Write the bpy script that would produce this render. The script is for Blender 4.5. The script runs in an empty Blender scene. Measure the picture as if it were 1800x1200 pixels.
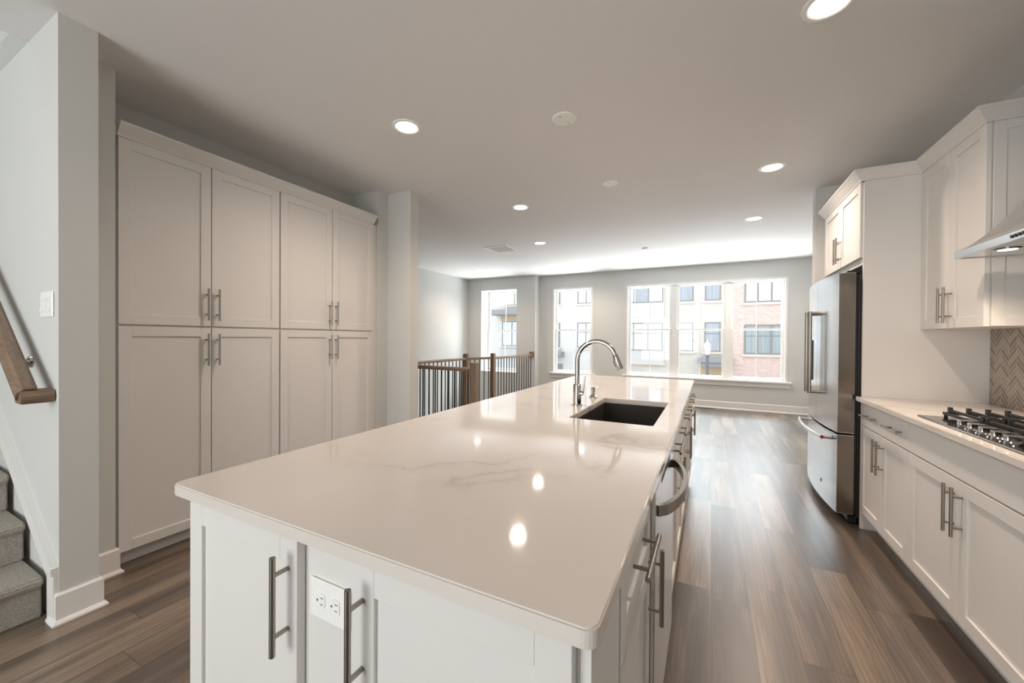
import bpy, bmesh, math, random
from mathutils import Vector, Matrix
V = Vector
S = bpy.context.scene
COL = S.collection
random.seed(7)

# ------------------------------------------------------------------ camera
H_CAM, YAW, PITCH, ROLL, FPX = 1.295, .470753, -.0076586, .0069675, 683.5
cd = bpy.data.cameras.new('camera'); cam = bpy.data.objects.new('camera', cd); COL.objects.link(cam)
f = V((-math.sin(YAW)*math.cos(PITCH), math.cos(YAW)*math.cos(PITCH), math.sin(PITCH)))
r0 = V((math.cos(YAW), math.sin(YAW), 0)); u0 = r0.cross(f)
r = r0*math.cos(ROLL)+u0*math.sin(ROLL); u = -r0*math.sin(ROLL)+u0*math.cos(ROLL)
m = Matrix((r, u, -f)).transposed().to_4x4(); m.translation = V((0, 0, H_CAM))
cam.matrix_world = m
cd.sensor_width = 36; cd.lens = FPX/1800*36; cd.clip_start = .05; cd.clip_end = 300
S.camera = cam
# ------------------------------------------------------------------ world, exposure
S.view_settings.view_transform = 'Standard'; S.view_settings.look = 'None'
S.view_settings.gamma = 1; S.view_settings.exposure = 0.32
S.view_settings.use_curve_mapping = False
S.cycles.use_denoising = True
S.cycles.max_bounces = 12; S.cycles.diffuse_bounces = 6; S.cycles.glossy_bounces = 5
S.cycles.transparent_max_bounces = 12; S.cycles.sample_clamp_indirect = 6
S.cycles.caustics_reflective = False; S.cycles.caustics_refractive = False
W = bpy.data.worlds.new('sky'); S.world = W; W.use_nodes = True
bg = W.node_tree.nodes['Background']; bg.inputs[0].default_value = (.86, .94, 1, 1); bg.inputs[1].default_value = 1.55

def area(name, loc, target, sx, sy, power, color):
    l = bpy.data.lights.new(name, 'AREA'); l.shape = 'RECTANGLE'; l.size = sx; l.size_y = sy
    l.energy = power; l.color = color
    o = bpy.data.objects.new(name, l); COL.objects.link(o); o.location = loc
    o.rotation_euler = (V(target)-V(loc)).to_track_quat('-Z', 'Z').to_euler()
    return o
COOL = (.80, .93, 1.0)
# daylight: added area lamps out of view, entering by the living room windows and by an assumed patio opening behind
area('added_fill_light_front', (-1.2, 14.4, 7.2), (-1.2, 6.5, 0.4), 12.0, 5.5, 3900, COOL)  # added lamp high outside, above the view, sends daylight in through the windows
area('added_ceiling_fill_light', (-1.4, 11.9, -1.4), (-1.4, 11.88, 3.2), 9.0, 4.6, 1900, (.93, .97, 1.0))  # added lamp hidden below the sill line to brighten the far ceiling
area('assumed_fill_light_rear', (-1.75, -3.35, 1.35), (-1.8, 2, 2.4), 2.5, 2.1, 80, (.98, .985, .96))  # assumed daylight: lamp set in the unseen rear opening
area('added_fill_light_upstairs', (-4.2, .1, 4.6), (-4.0, .15, 2.0), 1.2, .8, 12, (.92, .98, 1.0))  # added unseen lamp above the stair opening
CAN_POWER = 92
CAN_COLOR = (1.0, .81, .66)

# ------------------------------------------------------------------ materials
class NT:
    def __init__(s, name):
        s.m = bpy.data.materials.new(name); s.m.use_nodes = True; s.t = s.m.node_tree
        s.b = s.t.nodes['Principled BSDF']; s.out = s.t.nodes['Material Output']
    def n(s, typ, **kw):
        nd = s.t.nodes.new(typ)
        for k, v in kw.items():
            if k in ('operation', 'blend_type', 'data_type', 'noise_dimensions', 'feature', 'wave_type', 'bands_direction', 'offset', 'offset_frequency', 'squash', 'distance', 'interpolation_type'): setattr(nd, k, v)
        return nd
    def l(s, a, b): s.t.links.new(a, b)
    def math(s, op, a, b=None, c=None):
        nd = s.n('ShaderNodeMath', operation=op)
        for i, x in enumerate((a, b, c)):
            if x is None: continue
            if isinstance(x, (int, float)): nd.inputs[i].default_value = x
            else: s.l(x, nd.inputs[i])
        return nd.outputs[0]
    def ramp(s, fac, stops):
        nd = s.n('ShaderNodeValToRGB'); e = nd.color_ramp.elements
        while len(e) < len(stops): e.new(.5)
        for i, (p, c) in enumerate(stops): e[i].position = p; e[i].color = (*c, 1)
        s.l(fac, nd.inputs[0]); return nd.outputs[0]
    def mix(s, fac, a, b, typ='MIX'):
        nd = s.n('ShaderNodeMix', data_type='RGBA', blend_type=typ)
        for i, x in ((0, fac), (6, a), (7, b)):
            if isinstance(x, (int, float)): nd.inputs[i].default_value = x
            elif isinstance(x, tuple): nd.inputs[i].default_value = (*x, 1)
            else: s.l(x, nd.inputs[i])
        return nd.outputs[2]
    def coord(s): return s.n('ShaderNodeTexCoord').outputs['Object']
    def geo(s): return s.n('ShaderNodeNewGeometry').outputs['Position']
    def noise(s, vec, scale, detail=3, rough=.5, col=False):
        nd = s.n('ShaderNodeTexNoise'); nd.inputs['Scale'].default_value = scale
        nd.inputs['Detail'].default_value = detail; nd.inputs['Roughness'].default_value = rough
        if vec is not None: s.l(vec, nd.inputs['Vector'])
        return nd.outputs[1 if col else 0]
    def mapping(s, vec, scale=(1, 1, 1), rot=(0, 0, 0), loc=(0, 0, 0)):
        nd = s.n('ShaderNodeMapping'); nd.inputs['Scale'].default_value = scale
        nd.inputs['Rotation'].default_value = rot; nd.inputs['Location'].default_value = loc
        s.l(vec, nd.inputs['Vector']); return nd.outputs[0]
    def bump(s, h, strength, dist=.01):
        nd = s.n('ShaderNodeBump'); nd.inputs['Strength'].default_value = strength
        nd.inputs['Distance'].default_value = dist; s.l(h, nd.inputs['Height']); s.l(nd.outputs[0], s.b.inputs['Normal'])
    def set(s, color=None, rough=None, metal=None, spec=None, coat=None):
        for k, v in (('Base Color', color), ('Roughness', rough), ('Metallic', metal), ('Specular IOR Level', spec), ('Coat Weight', coat)):
            if v is None: continue
            if isinstance(v, tuple): s.b.inputs[k].default_value = (*v, 1)
            elif isinstance(v, (int, float)): s.b.inputs[k].default_value = v
            else: s.l(v, s.b.inputs[k])
        return s

def paint(name, c, rough=.5, var=.03, scale=6, bump=0, spec=.4):
    t = NT(name); n = t.noise(t.geo(), scale, 3)
    c2 = tuple(x*(1-var) for x in c)
    t.set(t.ramp(n, [(.3, c2), (.7, c)]), rough, spec=spec)
    if bump: t.bump(t.noise(t.geo(), 260, 2), bump, .002)
    return t.m
def metal(name, c, rough=.25, brush=None):
    t = NT(name); t.set(c, rough, 1.0)
    if brush:
        v = t.mapping(t.geo(), brush); n = t.noise(v, 40, 4, .6)
        t.set(rough=t.math('MULTIPLY_ADD', n, .12, rough-.06))
        t.set(t.ramp(n, [(.2, tuple(x*.9 for x in c)), (.8, c)]))
    return t.m

M = {}
M['wall'] = paint('wall_paint_grey', (.665, .668, .648), .75, .02, 2, .08, .25)
M['ceiling'] = paint('ceiling_paint', (.82, .815, .805), .85, .015, 2, .05, .2)
M['trim'] = paint('trim_paint_white', (.83, .82, .80), .4, .015)
M['cabinet'] = paint('cabinet_paint_white', (.77, .75, .725), .42, .015, 5)
M['gap'] = paint('cabinet_gap_shadow_board', (.30, .28, .25), .7)
M['chrome'] = metal('polished_chrome', (.56, .545, .53), .09)
M['pull'] = metal('brushed_nickel', (.36, .325, .285), .32, (1, 1, 1))
M['steel'] = metal('stainless_steel', (.62, .62, .62), .22, (1, 1, .03))
M['steel_v'] = metal('stainless_steel_front', (.70, .705, .71), .20, (.05, .05, 1))
M['steel_dark'] = metal('dark_stainless_edge', (.30, .285, .27), .30)
M['edge_reflection'] = metal('painted_edge_reflection', (.30, .255, .215), .24, (1, 1, .03))  # steel darkened to brown: room reflection on the fridge door edges, put into the colour
M['steel_tray'] = metal('polished_dark_steel', (.40, .375, .35), .10)
M['black'] = paint('black_plastic', (.018, .017, .016), .4, .1)
M['iron'] = paint('cast_iron', (.022, .022, .024), .55, .2, 60, .1)
M['sink'] = paint('dark_composite_sink', (.030, .025, .022), .55, .2, 200)
M['white_plastic'] = paint('white_plastic', (.93, .93, .91), .35, .01)
M['baluster'] = paint('black_iron_baluster', (.02, .021, .024), .5, .1)
M['red'] = paint('red_medallion', (.28, .015, .02), .3, .1)
M['slot'] = paint('dark_socket_slot', (.09, .085, .08), .6)

# quartz counter with faint veins
t = NT('white_quartz'); p = t.geo()
n1 = t.noise(p, 1.3, 6, .6, True)
warp = t.n('ShaderNodeVectorMath', operation='MULTIPLY_ADD'); t.l(n1, warp.inputs[0]); warp.inputs[1].default_value = (.9, .9, .9); t.l(p, warp.inputs[2])
v1 = t.noise(warp.outputs[0], .9, 3, .5)
vein = t.math('ABSOLUTE', t.math('SUBTRACT', v1, .5))
vein = t.ramp(vein, [(0, (1, 1, 1)), (.012, (.25, .25, .25)), (.05, (0, 0, 0))])
msk = t.ramp(t.noise(p, 2.2, 3), [(.45, (0, 0, 0)), (.62, (1, 1, 1))])
vm = t.math('MULTIPLY', vein, msk)
base = t.mix(t.noise(p, 2.0, 4), (.76, .71, .665), (.70, .645, .595))
c = t.mix(t.math('MULTIPLY', vm, .55), base, (.44, .39, .34))
t.set(c, .07, spec=.55); M['quartz'] = t.m

# plank floor, boards along Y
t = NT('plank_floor'); p = t.geo(); sep = t.n('ShaderNodeSeparateXYZ'); t.l(p, sep.inputs[0])
X, Y = sep.outputs[0], sep.outputs[1]
PW, PL = .166, 1.25
xs = t.math('DIVIDE', t.math('SUBTRACT', X, .019), PW); row = t.math('FLOOR', xs); fx = t.math('SUBTRACT', xs, row)
wn = t.n('ShaderNodeTexWhiteNoise', noise_dimensions='1D'); t.l(row, wn.inputs['W'])
ys = t.math('ADD', t.math('DIVIDE', Y, PL), t.math('MULTIPLY', wn.outputs[0], 7.3)); idy = t.math('FLOOR', ys); fy = t.math('SUBTRACT', ys, idy)
cmb = t.n('ShaderNodeCombineXYZ'); t.l(row, cmb.inputs[0]); t.l(idy, cmb.inputs[1])
wn2 = t.n('ShaderNodeTexWhiteNoise', noise_dimensions='2D'); t.l(cmb.outputs[0], wn2.inputs['Vector'])
rnd, rcol = wn2.outputs[0], wn2.outputs[1]
off = t.n('ShaderNodeVectorMath', operation='MULTIPLY_ADD'); t.l(rcol, off.inputs[0]); off.inputs[1].default_value = (13, 17, 0); t.l(p, off.inputs[2])
gv = t.mapping(off.outputs[0], (6, .5, 1)); g1 = t.noise(gv, 1.6, 5, .62)
gv2 = t.mapping(off.outputs[0], (60, 2.2, 1)); g2 = t.noise(gv2, 2.0, 4, .6)
wv = t.n('ShaderNodeTexWave', wave_type='BANDS', bands_direction='X'); t.l(t.mapping(off.outputs[0], (1, .16, 1)), wv.inputs['Vector'])
wv.inputs['Scale'].default_value = 16; wv.inputs['Distortion'].default_value = 9; wv.inputs['Detail'].default_value = 1.5; wv.inputs['Detail Scale'].default_value = .7
plank = t.ramp(rnd, [(0, (.058, .041, .031)), (.22, (.095, .070, .052)), (.45, (.17, .125, .092)), (.70, (.29, .215, .155)), (.85, (.12, .096, .080)), (1, (.065, .048, .037))])
c = t.mix(t.math('MULTIPLY', t.ramp(g1, [(.40, (1, 1, 1)), (.60, (0, 0, 0))]), .64), plank, (.045, .032, .024))
c = t.mix(t.math('MULTIPLY', t.ramp(g1, [(.5, (0, 0, 0)), (.75, (1, 1, 1))]), .35), c, (.32, .24, .175))
c = t.mix(t.math('MULTIPLY', t.ramp(g2, [(.40, (1, 1, 1)), (.55, (0, 0, 0))]), .18), c, (.045, .033, .025))
c = t.mix(t.math('MULTIPLY', t.ramp(wv.outputs[0], [(.0, (1, 1, 1)), (.2, (0, 0, 0))]), .42), c, (.045, .032, .024))
ex = t.math('MINIMUM', fx, t.math('SUBTRACT', 1, fx)); ey = t.math('MINIMUM', fy, t.math('SUBTRACT', 1, fy))
seam = t.math('MAXIMUM', t.math('LESS_THAN', ex, .008), t.math('LESS_THAN', ey, .0012))
c = t.mix(t.math('MULTIPLY', seam, .65), c, (.03, .022, .016))
t.set(c, .34, spec=.7, coat=.35); t.b.inputs['Coat Roughness'].default_value = .27
t.bump(t.math('SUBTRACT', g2, t.math('MULTIPLY', seam, 1.5)), .035, .002); M['floor'] = t.m

def wood(name, a, b, axis):
    t = NT(name); sc = {'x': (1, 14, 14), 'y': (14, 1, 14), 'z': (14, 14, 1)}[axis]
    n = t.noise(t.mapping(t.geo(), sc), 3.0, 5, .6)
    n2 = t.noise(t.mapping(t.geo(), tuple(x*5 for x in sc)), 2, 3)
    c = t.mix(t.math('MULTIPLY', n2, .5), t.ramp(n, [(.3, a), (.7, b)]), a)
    t.set(c, .42); return t.m
OA, OB = (.17, .108, .068), (.34, .24, .165)
M['oak_x'] = wood('oak_rail', OA, OB, 'x'); M['oak_y'] = wood('oak_rail_long', OA, OB, 'y'); M['oak_z'] = wood('oak_post', OA, OB, 'z')

t = NT('grey_carpet'); g = t.geo(); n = t.noise(g, 130, 3, .7); n2 = t.noise(g, 420, 2, .8)
c = t.mix(n2, t.ramp(n, [(.35, (.34, .30, .255)), (.65, (.90, .84, .74))]), (.68, .62, .54)); t.set(c, 1, spec=.05)
t.bump(t.math('ADD', n, n2), .9, .012); M['carpet'] = t.m

def brick(name, c1, c2, mort, bw=.215, bh=.075, ms=.010, axis='xz'):
    t = NT(name); sp = t.n('ShaderNodeSeparateXYZ'); t.l(t.geo(), sp.inputs[0]); cb = t.n('ShaderNodeCombineXYZ')
    t.l(sp.outputs[0], cb.inputs[0]); t.l(sp.outputs[2], cb.inputs[1])
    b = t.n('ShaderNodeTexBrick'); t.l(cb.outputs[0], b.inputs['Vector'])
    b.inputs['Color1'].default_value = (*c1, 1); b.inputs['Color2'].default_value = (*c2, 1); b.inputs['Mortar'].default_value = (*mort, 1)
    b.inputs['Scale'].default_value = 1; b.inputs['Brick Width'].default_value = bw; b.inputs['Row Height'].default_value = bh
    b.inputs['Mortar Size'].default_value = ms; b.inputs['Mortar Smooth'].default_value = .2
    t.set(b.outputs[0], .9, spec=.1); return t.m
M['brick_red'] = brick('red_brick', (.60, .37, .30), (.70, .49, .42), (.80, .74, .69))
M['brick_cream'] = brick('cream_brick', (.66, .61, .53), (.60, .54, .46), (.70, .67, .62))
M['brick_white'] = brick('white_brick', (.72, .70, .67), (.66, .63, .59), (.74, .73, .71))
M['panel_grey'] = paint('pale_grey_panel', (.60, .59, .57), .8, .02)
M['stone_sill'] = paint('limestone_sill', (.68, .61, .52), .8, .04)
M['ext_frame'] = paint('taupe_window_frame', (.26, .24, .235), .6)
M['lamp_post'] = paint('dark_painted_post', (.055, .06, .065), .5)
M['awning'] = paint('grey_metal_canopy', (.31, .305, .31), .6)
M['tan_wood'] = paint('tan_slat_wood', (.62, .47, .30), .6, .15, 30)
M['street'] = paint('asphalt', (.40, .40, .41), .9, .1, 3)
M['foliage'] = paint('green_shrub', (.30, .52, .14), .8, .5, 30)
def extglass(name, c):
    t = NT(name); n = t.noise(t.mapping(t.geo(), (14, 14, .4)), 1, 2)
    t.set(t.ramp(n, [(.35, tuple(x*.84 for x in c)), (.65, c)]), .12, spec=.5); return t.m
M['pane_light'] = extglass('curtained_pane', (.78, .84, .88))
M['pane_blue'] = extglass('sky_blue_pane', (.40, .42, .455))
M['pane_green'] = extglass('greenish_pane', (.36, .40, .40))
# window glass: clear sheet with a faint sheen
t = NT('clear_glass'); tr = t.n('ShaderNodeBsdfTransparent'); gl = t.n('ShaderNodeBsdfGlossy'); gl.inputs['Roughness'].default_value = .01
mx = t.n('ShaderNodeMixShader'); mx.inputs[0].default_value = .02
t.l(tr.outputs[0], mx.inputs[1]); t.l(gl.outputs[0], mx.inputs[2]); t.l(mx.outputs[0], t.out.inputs[0]); M['glass'] = t.m
def emit(name, c, s):
    t = NT(name); t.b.inputs['Emission Color'].default_value = (*c, 1); t.b.inputs['Emission Strength'].default_value = s
    t.set(c, .5); return t.m
M['lens'] = emit('lit_lens', (1, .93, .82), 9.0)
M['bulb'] = emit('lit_halogen', (1, .86, .66), 14.0)
# herringbone backsplash on the wall plane (Y,Z)
t = NT('herringbone_mosaic'); sp = t.n('ShaderNodeSeparateXYZ'); t.l(t.geo(), sp.inputs[0])
a = math.radians(45); TW = .0225; TL = 4
ca, sa = math.cos(a)/TW, math.sin(a)/TW
uu = t.math('ADD', t.math('MULTIPLY', sp.outputs[1], ca), t.math('MULTIPLY', sp.outputs[2], sa))
vv = t.math('SUBTRACT', t.math('MULTIPLY', sp.outputs[2], ca), t.math('MULTIPLY', sp.outputs[1], sa))
iu, iv = t.math('FLOOR', uu), t.math('FLOOR', vv)
fu, fv = t.math('SUBTRACT', uu, iu), t.math('SUBTRACT', vv, iv)
k = t.math('FLOORED_MODULO', t.math('SUBTRACT', iu, iv), 2*TL)   # 0..TL-1 lies along u, else along v
hor = t.math('LESS_THAN', k, TL - .5)
su = t.math('SUBTRACT', iu, k)                                    # start cell of a tile along u
kv = t.math('SUBTRACT', 2*TL - 1, k)
sv = t.math('SUBTRACT', iv, kv)
# distance to edges
eu_h = t.math('MINIMUM', t.math('ADD', k, fu), t.math('SUBTRACT', TL, t.math('ADD', k, fu)))
ev_h = t.math('MINIMUM', fv, t.math('SUBTRACT', 1, fv))
eu_v = t.math('MINIMUM', fu, t.math('SUBTRACT', 1, fu))
ev_v = t.math('MINIMUM', t.math('ADD', kv, fv), t.math('SUBTRACT', TL, t.math('ADD', kv, fv)))
d = t.math('ADD', t.math('MULTIPLY', hor, t.math('MINIMUM', eu_h, ev_h)), t.math('MULTIPLY', t.math('SUBTRACT', 1, hor), t.math('MINIMUM', eu_v, ev_v)))
cb = t.n('ShaderNodeCombineXYZ')
inv = t.math('SUBTRACT', 1, hor)
t.l(t.math('ADD', t.math('MULTIPLY', hor, su), t.math('MULTIPLY', inv, iu)), cb.inputs[0])
t.l(t.math('ADD', t.math('MULTIPLY', hor, iv), t.math('MULTIPLY', inv, sv)), cb.inputs[1]); t.l(hor, cb.inputs[2])
w3 = t.n('ShaderNodeTexWhiteNoise', noise_dimensions='3D'); t.l(cb.outputs[0], w3.inputs['Vector'])
tc = t.ramp(w3.outputs[0], [(0, (.22, .185, .155)), (.5, (.33, .285, .245)), (1, (.44, .395, .345))])
tc = t.mix(t.math('MULTIPLY', t.noise(t.geo(), 60, 4), .3), tc, (.25, .21, .18))
t.set(t.mix(t.math('LESS_THAN', d, .07), tc, (.60, .55, .49)), .35); M['tile'] = t.m

# ------------------------------------------------------------------ mesh helpers
class MB:
    def __init__(s): s.bm = bmesh.new()
    def _merge(s, tb, smooth=False):
        mp = {}
        for v in tb.verts: mp[v] = s.bm.verts.new(v.co)
        for fc in tb.faces:
            try: nf = s.bm.faces.new([mp[v] for v in fc.verts]); nf.smooth = smooth or fc.smooth
            except ValueError: pass
        tb.free(); return s
    def obox(s, O, U, Vv, N, u0, u1, v0, v1, n0, n1, bev=0):
        tb = bmesh.new(); O, U, Vv, N = V(O), V(U), V(Vv), V(N)
        vs = [tb.verts.new(O+U*a+Vv*b+N*c) for a in (u0, u1) for b in (v0, v1) for c in (n0, n1)]
        for q in ((0, 1, 3, 2), (4, 6, 7, 5), (0, 4, 5, 1), (2, 3, 7, 6), (0, 2, 6, 4), (1, 5, 7, 3)): tb.faces.new([vs[i] for i in q])
        bmesh.ops.recalc_face_normals(tb, faces=tb.faces)
        if bev: bmesh.ops.bevel(tb, geom=tb.edges[:], offset=bev, segments=2 if bev > .003 else 1, affect='EDGES', profile=.5)
        return s._merge(tb)
    def box(s, x0, x1, y0, y1, z0, z1, bev=0):
        return s.obox((0, 0, 0), (1, 0, 0), (0, 1, 0), (0, 0, 1), x0, x1, y0, y1, z0, z1, bev)
    def cyl(s, p0, p1, ra, rb=None, seg=20, caps=True):
        p0, p1 = V(p0), V(p1); rb = ra if rb is None else rb
        d = (p1-p0).normalized(); a = d.orthogonal().normalized(); b = d.cross(a)
        tb = bmesh.new(); A = []; B = []
        for i in range(seg):
            q = 2*math.pi*i/seg; w = a*math.cos(q)+b*math.sin(q)
            A.append(tb.verts.new(p0+w*ra)); B.append(tb.verts.new(p1+w*rb))
        for i in range(seg):
            fc = tb.faces.new((A[i], A[(i+1) % seg], B[(i+1) % seg], B[i])); fc.smooth = True
        if caps:
            for L, rr in ((A[::-1], ra), (B, rb)):
                if rr > 1e-6: tb.faces.new([tb.verts.new(v.co) for v in L])
        return s._merge(tb)
    def lathe(s, c, prof, axis=(0, 0, 1), seg=28):
        for (ra, h0), (rb, h1) in zip(prof, prof[1:]):
            tb = bmesh.new(); ax = V(axis).normalized(); a = ax.orthogonal().normalized(); b = ax.cross(a); c = V(c); A = []; B = []
            for i in range(seg):
                q = 2*math.pi*i/seg; w = a*math.cos(q)+b*math.sin(q)
                A.append(tb.verts.new(c+ax*h0+w*max(ra, 1e-5))); B.append(tb.verts.new(c+ax*h1+w*max(rb, 1e-5)))
            for i in range(seg):
                fc = tb.faces.new((A[i], A[(i+1) % seg], B[(i+1) % seg], B[i])); fc.smooth = abs(h1-h0) > 1e-4
            bmesh.ops.recalc_face_normals(tb, faces=tb.faces); s._merge(tb)
        return s
    def tube(s, pts, rad, seg=14, rect=None, up=(0, 0, 1)):
        pts = [V(q) for q in pts]; n = len(pts); tb = bmesh.new(); rings = []
        rads = rad if isinstance(rad, (list, tuple)) else [rad]*n
        prev = None
        for i in range(n):
            d = (pts[min(i+1, n-1)]-pts[max(i-1, 0)]).normalized()
            if prev is None:
                a = V(up)-d*d.dot(V(up)); a = a.normalized() if a.length > 1e-4 else d.orthogonal().normalized()
            else: a = (prev-d*d.dot(prev)).normalized()
            prev = a; b = d.cross(a); ring = []
            if rect:
                for sa_, sb_ in ((1, 1), (-1, 1), (-1, -1), (1, -1)): ring.append(tb.verts.new(pts[i]+a*rect[0]*sa_+b*rect[1]*sb_))
            else:
                for k_ in range(seg):
                    q = 2*math.pi*k_/seg; ring.append(tb.verts.new(pts[i]+(a*math.cos(q)+b*math.sin(q))*rads[i]))
            rings.append(ring)
        m_ = len(rings[0])
        for A, B in zip(rings, rings[1:]):
            for k_ in range(m_):
                fc = tb.faces.new((A[k_], A[(k_+1) % m_], B[(k_+1) % m_], B[k_])); fc.smooth = not rect
        for L in (rings[0][::-1], rings[-1]): tb.faces.new([tb.verts.new(v.co) for v in L])
        return s._merge(tb)
    def prism(s, pts, ext, bev=0):
        tb = bmesh.new(); e = V(ext); A = [tb.verts.new(V(q)) for q in pts]; B = [tb.verts.new(V(q)+e) for q in pts]
        tb.faces.new(A); tb.faces.new(B[::-1]); n = len(A)
        for i in range(n): tb.faces.new((A[i], B[i], B[(i+1) % n], A[(i+1) % n]))
        bmesh.ops.recalc_face_normals(tb, faces=tb.faces)
        if bev: bmesh.ops.bevel(tb, geom=tb.edges[:], offset=bev, segments=2, affect='EDGES')
        return s._merge(tb)
    def sweep(s, path, prof):
        """profile [(offset to the left of travel, z)] swept along a level polyline with mitred corners"""
        P = [V((a, b, 0)) for a, b in path]; tb = bmesh.new(); rings = []; n = len(P)
        for i in range(n):
            d0 = (P[i]-P[i-1]).normalized() if i else None; d1 = (P[i+1]-P[i]).normalized() if i < n-1 else None
            if d0 is None: d0 = d1
            if d1 is None: d1 = d0
            n0 = V((-d0.y, d0.x, 0)); n1 = V((-d1.y, d1.x, 0)); b = (n0+n1).normalized(); b = b/max(.2, b.dot(n0))
            rings.append([tb.verts.new(P[i]+b*o+V((0, 0, z))) for o, z in prof])
        k_ = len(prof)
        for A, B in zip(rings, rings[1:]):
            for j in range(k_): tb.faces.new((A[j], A[(j+1) % k_], B[(j+1) % k_], B[j]))
        tb.faces.new(rings[0]); tb.faces.new(rings[-1][::-1])
        bmesh.ops.recalc_face_normals(tb, faces=tb.faces)
        return s._merge(tb)
    def slab(s, outer, holes, z0, z1, bev=0):
        tb = bmesh.new(); es = []
        for loop in [outer]+holes:
            vs = [tb.verts.new((a, b, z0)) for a, b in loop]
            es += [tb.edges.new((vs[i], vs[(i+1) % len(vs)])) for i in range(len(vs))]
        bmesh.ops.triangle_fill(tb, use_beauty=True, use_dissolve=False, edges=es)
        g = bmesh.ops.extrude_face_region(tb, geom=tb.faces[:])
        for e in g['geom']:
            if isinstance(e, bmesh.types.BMVert): e.co.z = z1
        bmesh.ops.recalc_face_normals(tb, faces=tb.faces)
        bmesh.ops.dissolve_limit(tb, angle_limit=.01, verts=tb.verts[:], edges=[e for e in tb.edges if len(e.link_faces) == 2 and e.calc_face_angle(9) < .01])
        if bev:
            ed = [e for e in tb.edges if len(e.link_faces) == 2 and e.calc_face_angle(0) > 1.2 and abs(e.verts[0].co.z-e.verts[1].co.z) < 1e-5]
            bmesh.ops.bevel(tb, geom=ed, offset=bev, segments=2, affect='EDGES')
        return s._merge(tb)
    def build(s, name, mat, parent=None, origin=None):
        me = bpy.data.meshes.new(name); bmesh.ops.recalc_face_normals(s.bm, faces=s.bm.faces)
        vs = [v.co.copy() for v in s.bm.verts]
        if parent is not None: o_ = wl(parent)
        elif origin is not None: o_ = V(origin)
        else:
            lo = V([min(v[i] for v in vs) for i in range(3)]); hi = V([max(v[i] for v in vs) for i in range(3)])
            o_ = V(((lo.x+hi.x)/2, (lo.y+hi.y)/2, lo.z))
        for v in s.bm.verts: v.co -= o_
        s.bm.to_mesh(me); s.bm.free(); me.materials.append(mat)
        o = bpy.data.objects.new(name, me); COL.objects.link(o)
        if parent is not None: o.parent = parent
        else: o.location = o_
        return o
def wl(o):
    p = V((0, 0, 0))
    while o is not None: p += o.location; o = o.parent
    return p
def tag(o, label, cat, group=None, kind=None):
    o['label'] = label; o['category'] = cat
    if group: o['group'] = group
    if kind: o['kind'] = kind
    return o
def thing(name, loc, label, cat, group=None):
    o = bpy.data.objects.new(name, None); COL.objects.link(o); o.location = loc; o.empty_display_size = .1
    return tag(o, label, cat, group)
def struct(name, mb, mat, parent=None):
    o = mb.build(name, mat, parent)
    if parent is None: o['kind'] = 'structure'
    return o
X1, Y1, Z1 = V((1, 0, 0)), V((0, 1, 0)), V((0, 0, 1))

def shaker(mb, O, U, Vv, N, w, h, t=.02, st=.057, rec=.008):
    b = .0012
    mb.obox(O, U, Vv, N, 0, st, 0, h, 0, t, b); mb.obox(O, U, Vv, N, w-st, w, 0, h, 0, t, b)
    mb.obox(O, U, Vv, N, st, w-st, 0, st, 0, t, b); mb.obox(O, U, Vv, N, st, w-st, h-st, h, 0, t, b)
    mb.obox(O, U, Vv, N, st-.003, w-st+.003, st-.003, h-st+.003, .002, t-rec)
    return mb
def pull(parent, C, D, N, L=.205):
    """bar pull: C = centre on the door face, D along the bar, N outward"""
    C, D, N = V(C), V(D), V(N); mb = MB(); off = .034
    mb.cyl(C+N*off-D*L/2, C+N*off+D*L/2, .006, seg=16)
    for k_ in (-.064, .064): mb.cyl(C+D*k_-N*.001, C+D*k_+N*(off-.003), .0048, seg=12)
    return mb.build('handle', M['pull'], parent)
def door(parent, O, U, Vv, N, w, h, pc=None, pd=None, name='door', flat=False):
    mb = MB()
    if flat: mb.obox(O, U, Vv, N, 0, w, 0, h, 0, .02, .0015)
    else: shaker(mb, O, U, Vv, N, w, h)
    d = mb.build(name, M['cabinet'], parent)
    for c_ in (pc or []): pull(d, V(O)+V(U)*c_[0]+V(Vv)*c_[1]+V(N)*.02, pd, N)
    return d

# ------------------------------------------------------------------ setting: shell
CZ = 2.735                      # ceiling height
BY = 8.35                       # window wall
def wallbox(name, *b): return struct(name, MB().box(*b), M['wall'])
fl = MB()
fl.box(-4.05, 1.75, -3.2, 8.35, -.12, 0); fl.box(-5.5, -4.05, -3.2, 4.0, -.12, 0)
struct('floor', fl, M['floor'])
ce = MB()
ce.box(-3.0, 1.75, -3.2, 8.6, CZ, CZ+.15); ce.box(-5.5, -3.0, .631, 8.6, CZ, CZ+.15); ce.box(-5.5, -3.0, -3.2, -.36, CZ, CZ+.15)
struct('ceiling', ce, M['ceiling'])
wallbox('wall_right', 1.55, 1.75, -3.2, 4.59, 0, CZ)
wallbox('wall_right_stub', .880, 1.75, 4.59, 4.70, 0, CZ)
wallbox('wall_right_living', 1.75, 1.9, -3.2, 8.6, 0, CZ)
wallbox('wall_left', -5.5, -5.35, 3.05, 8.5, -2.8, CZ)
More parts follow.
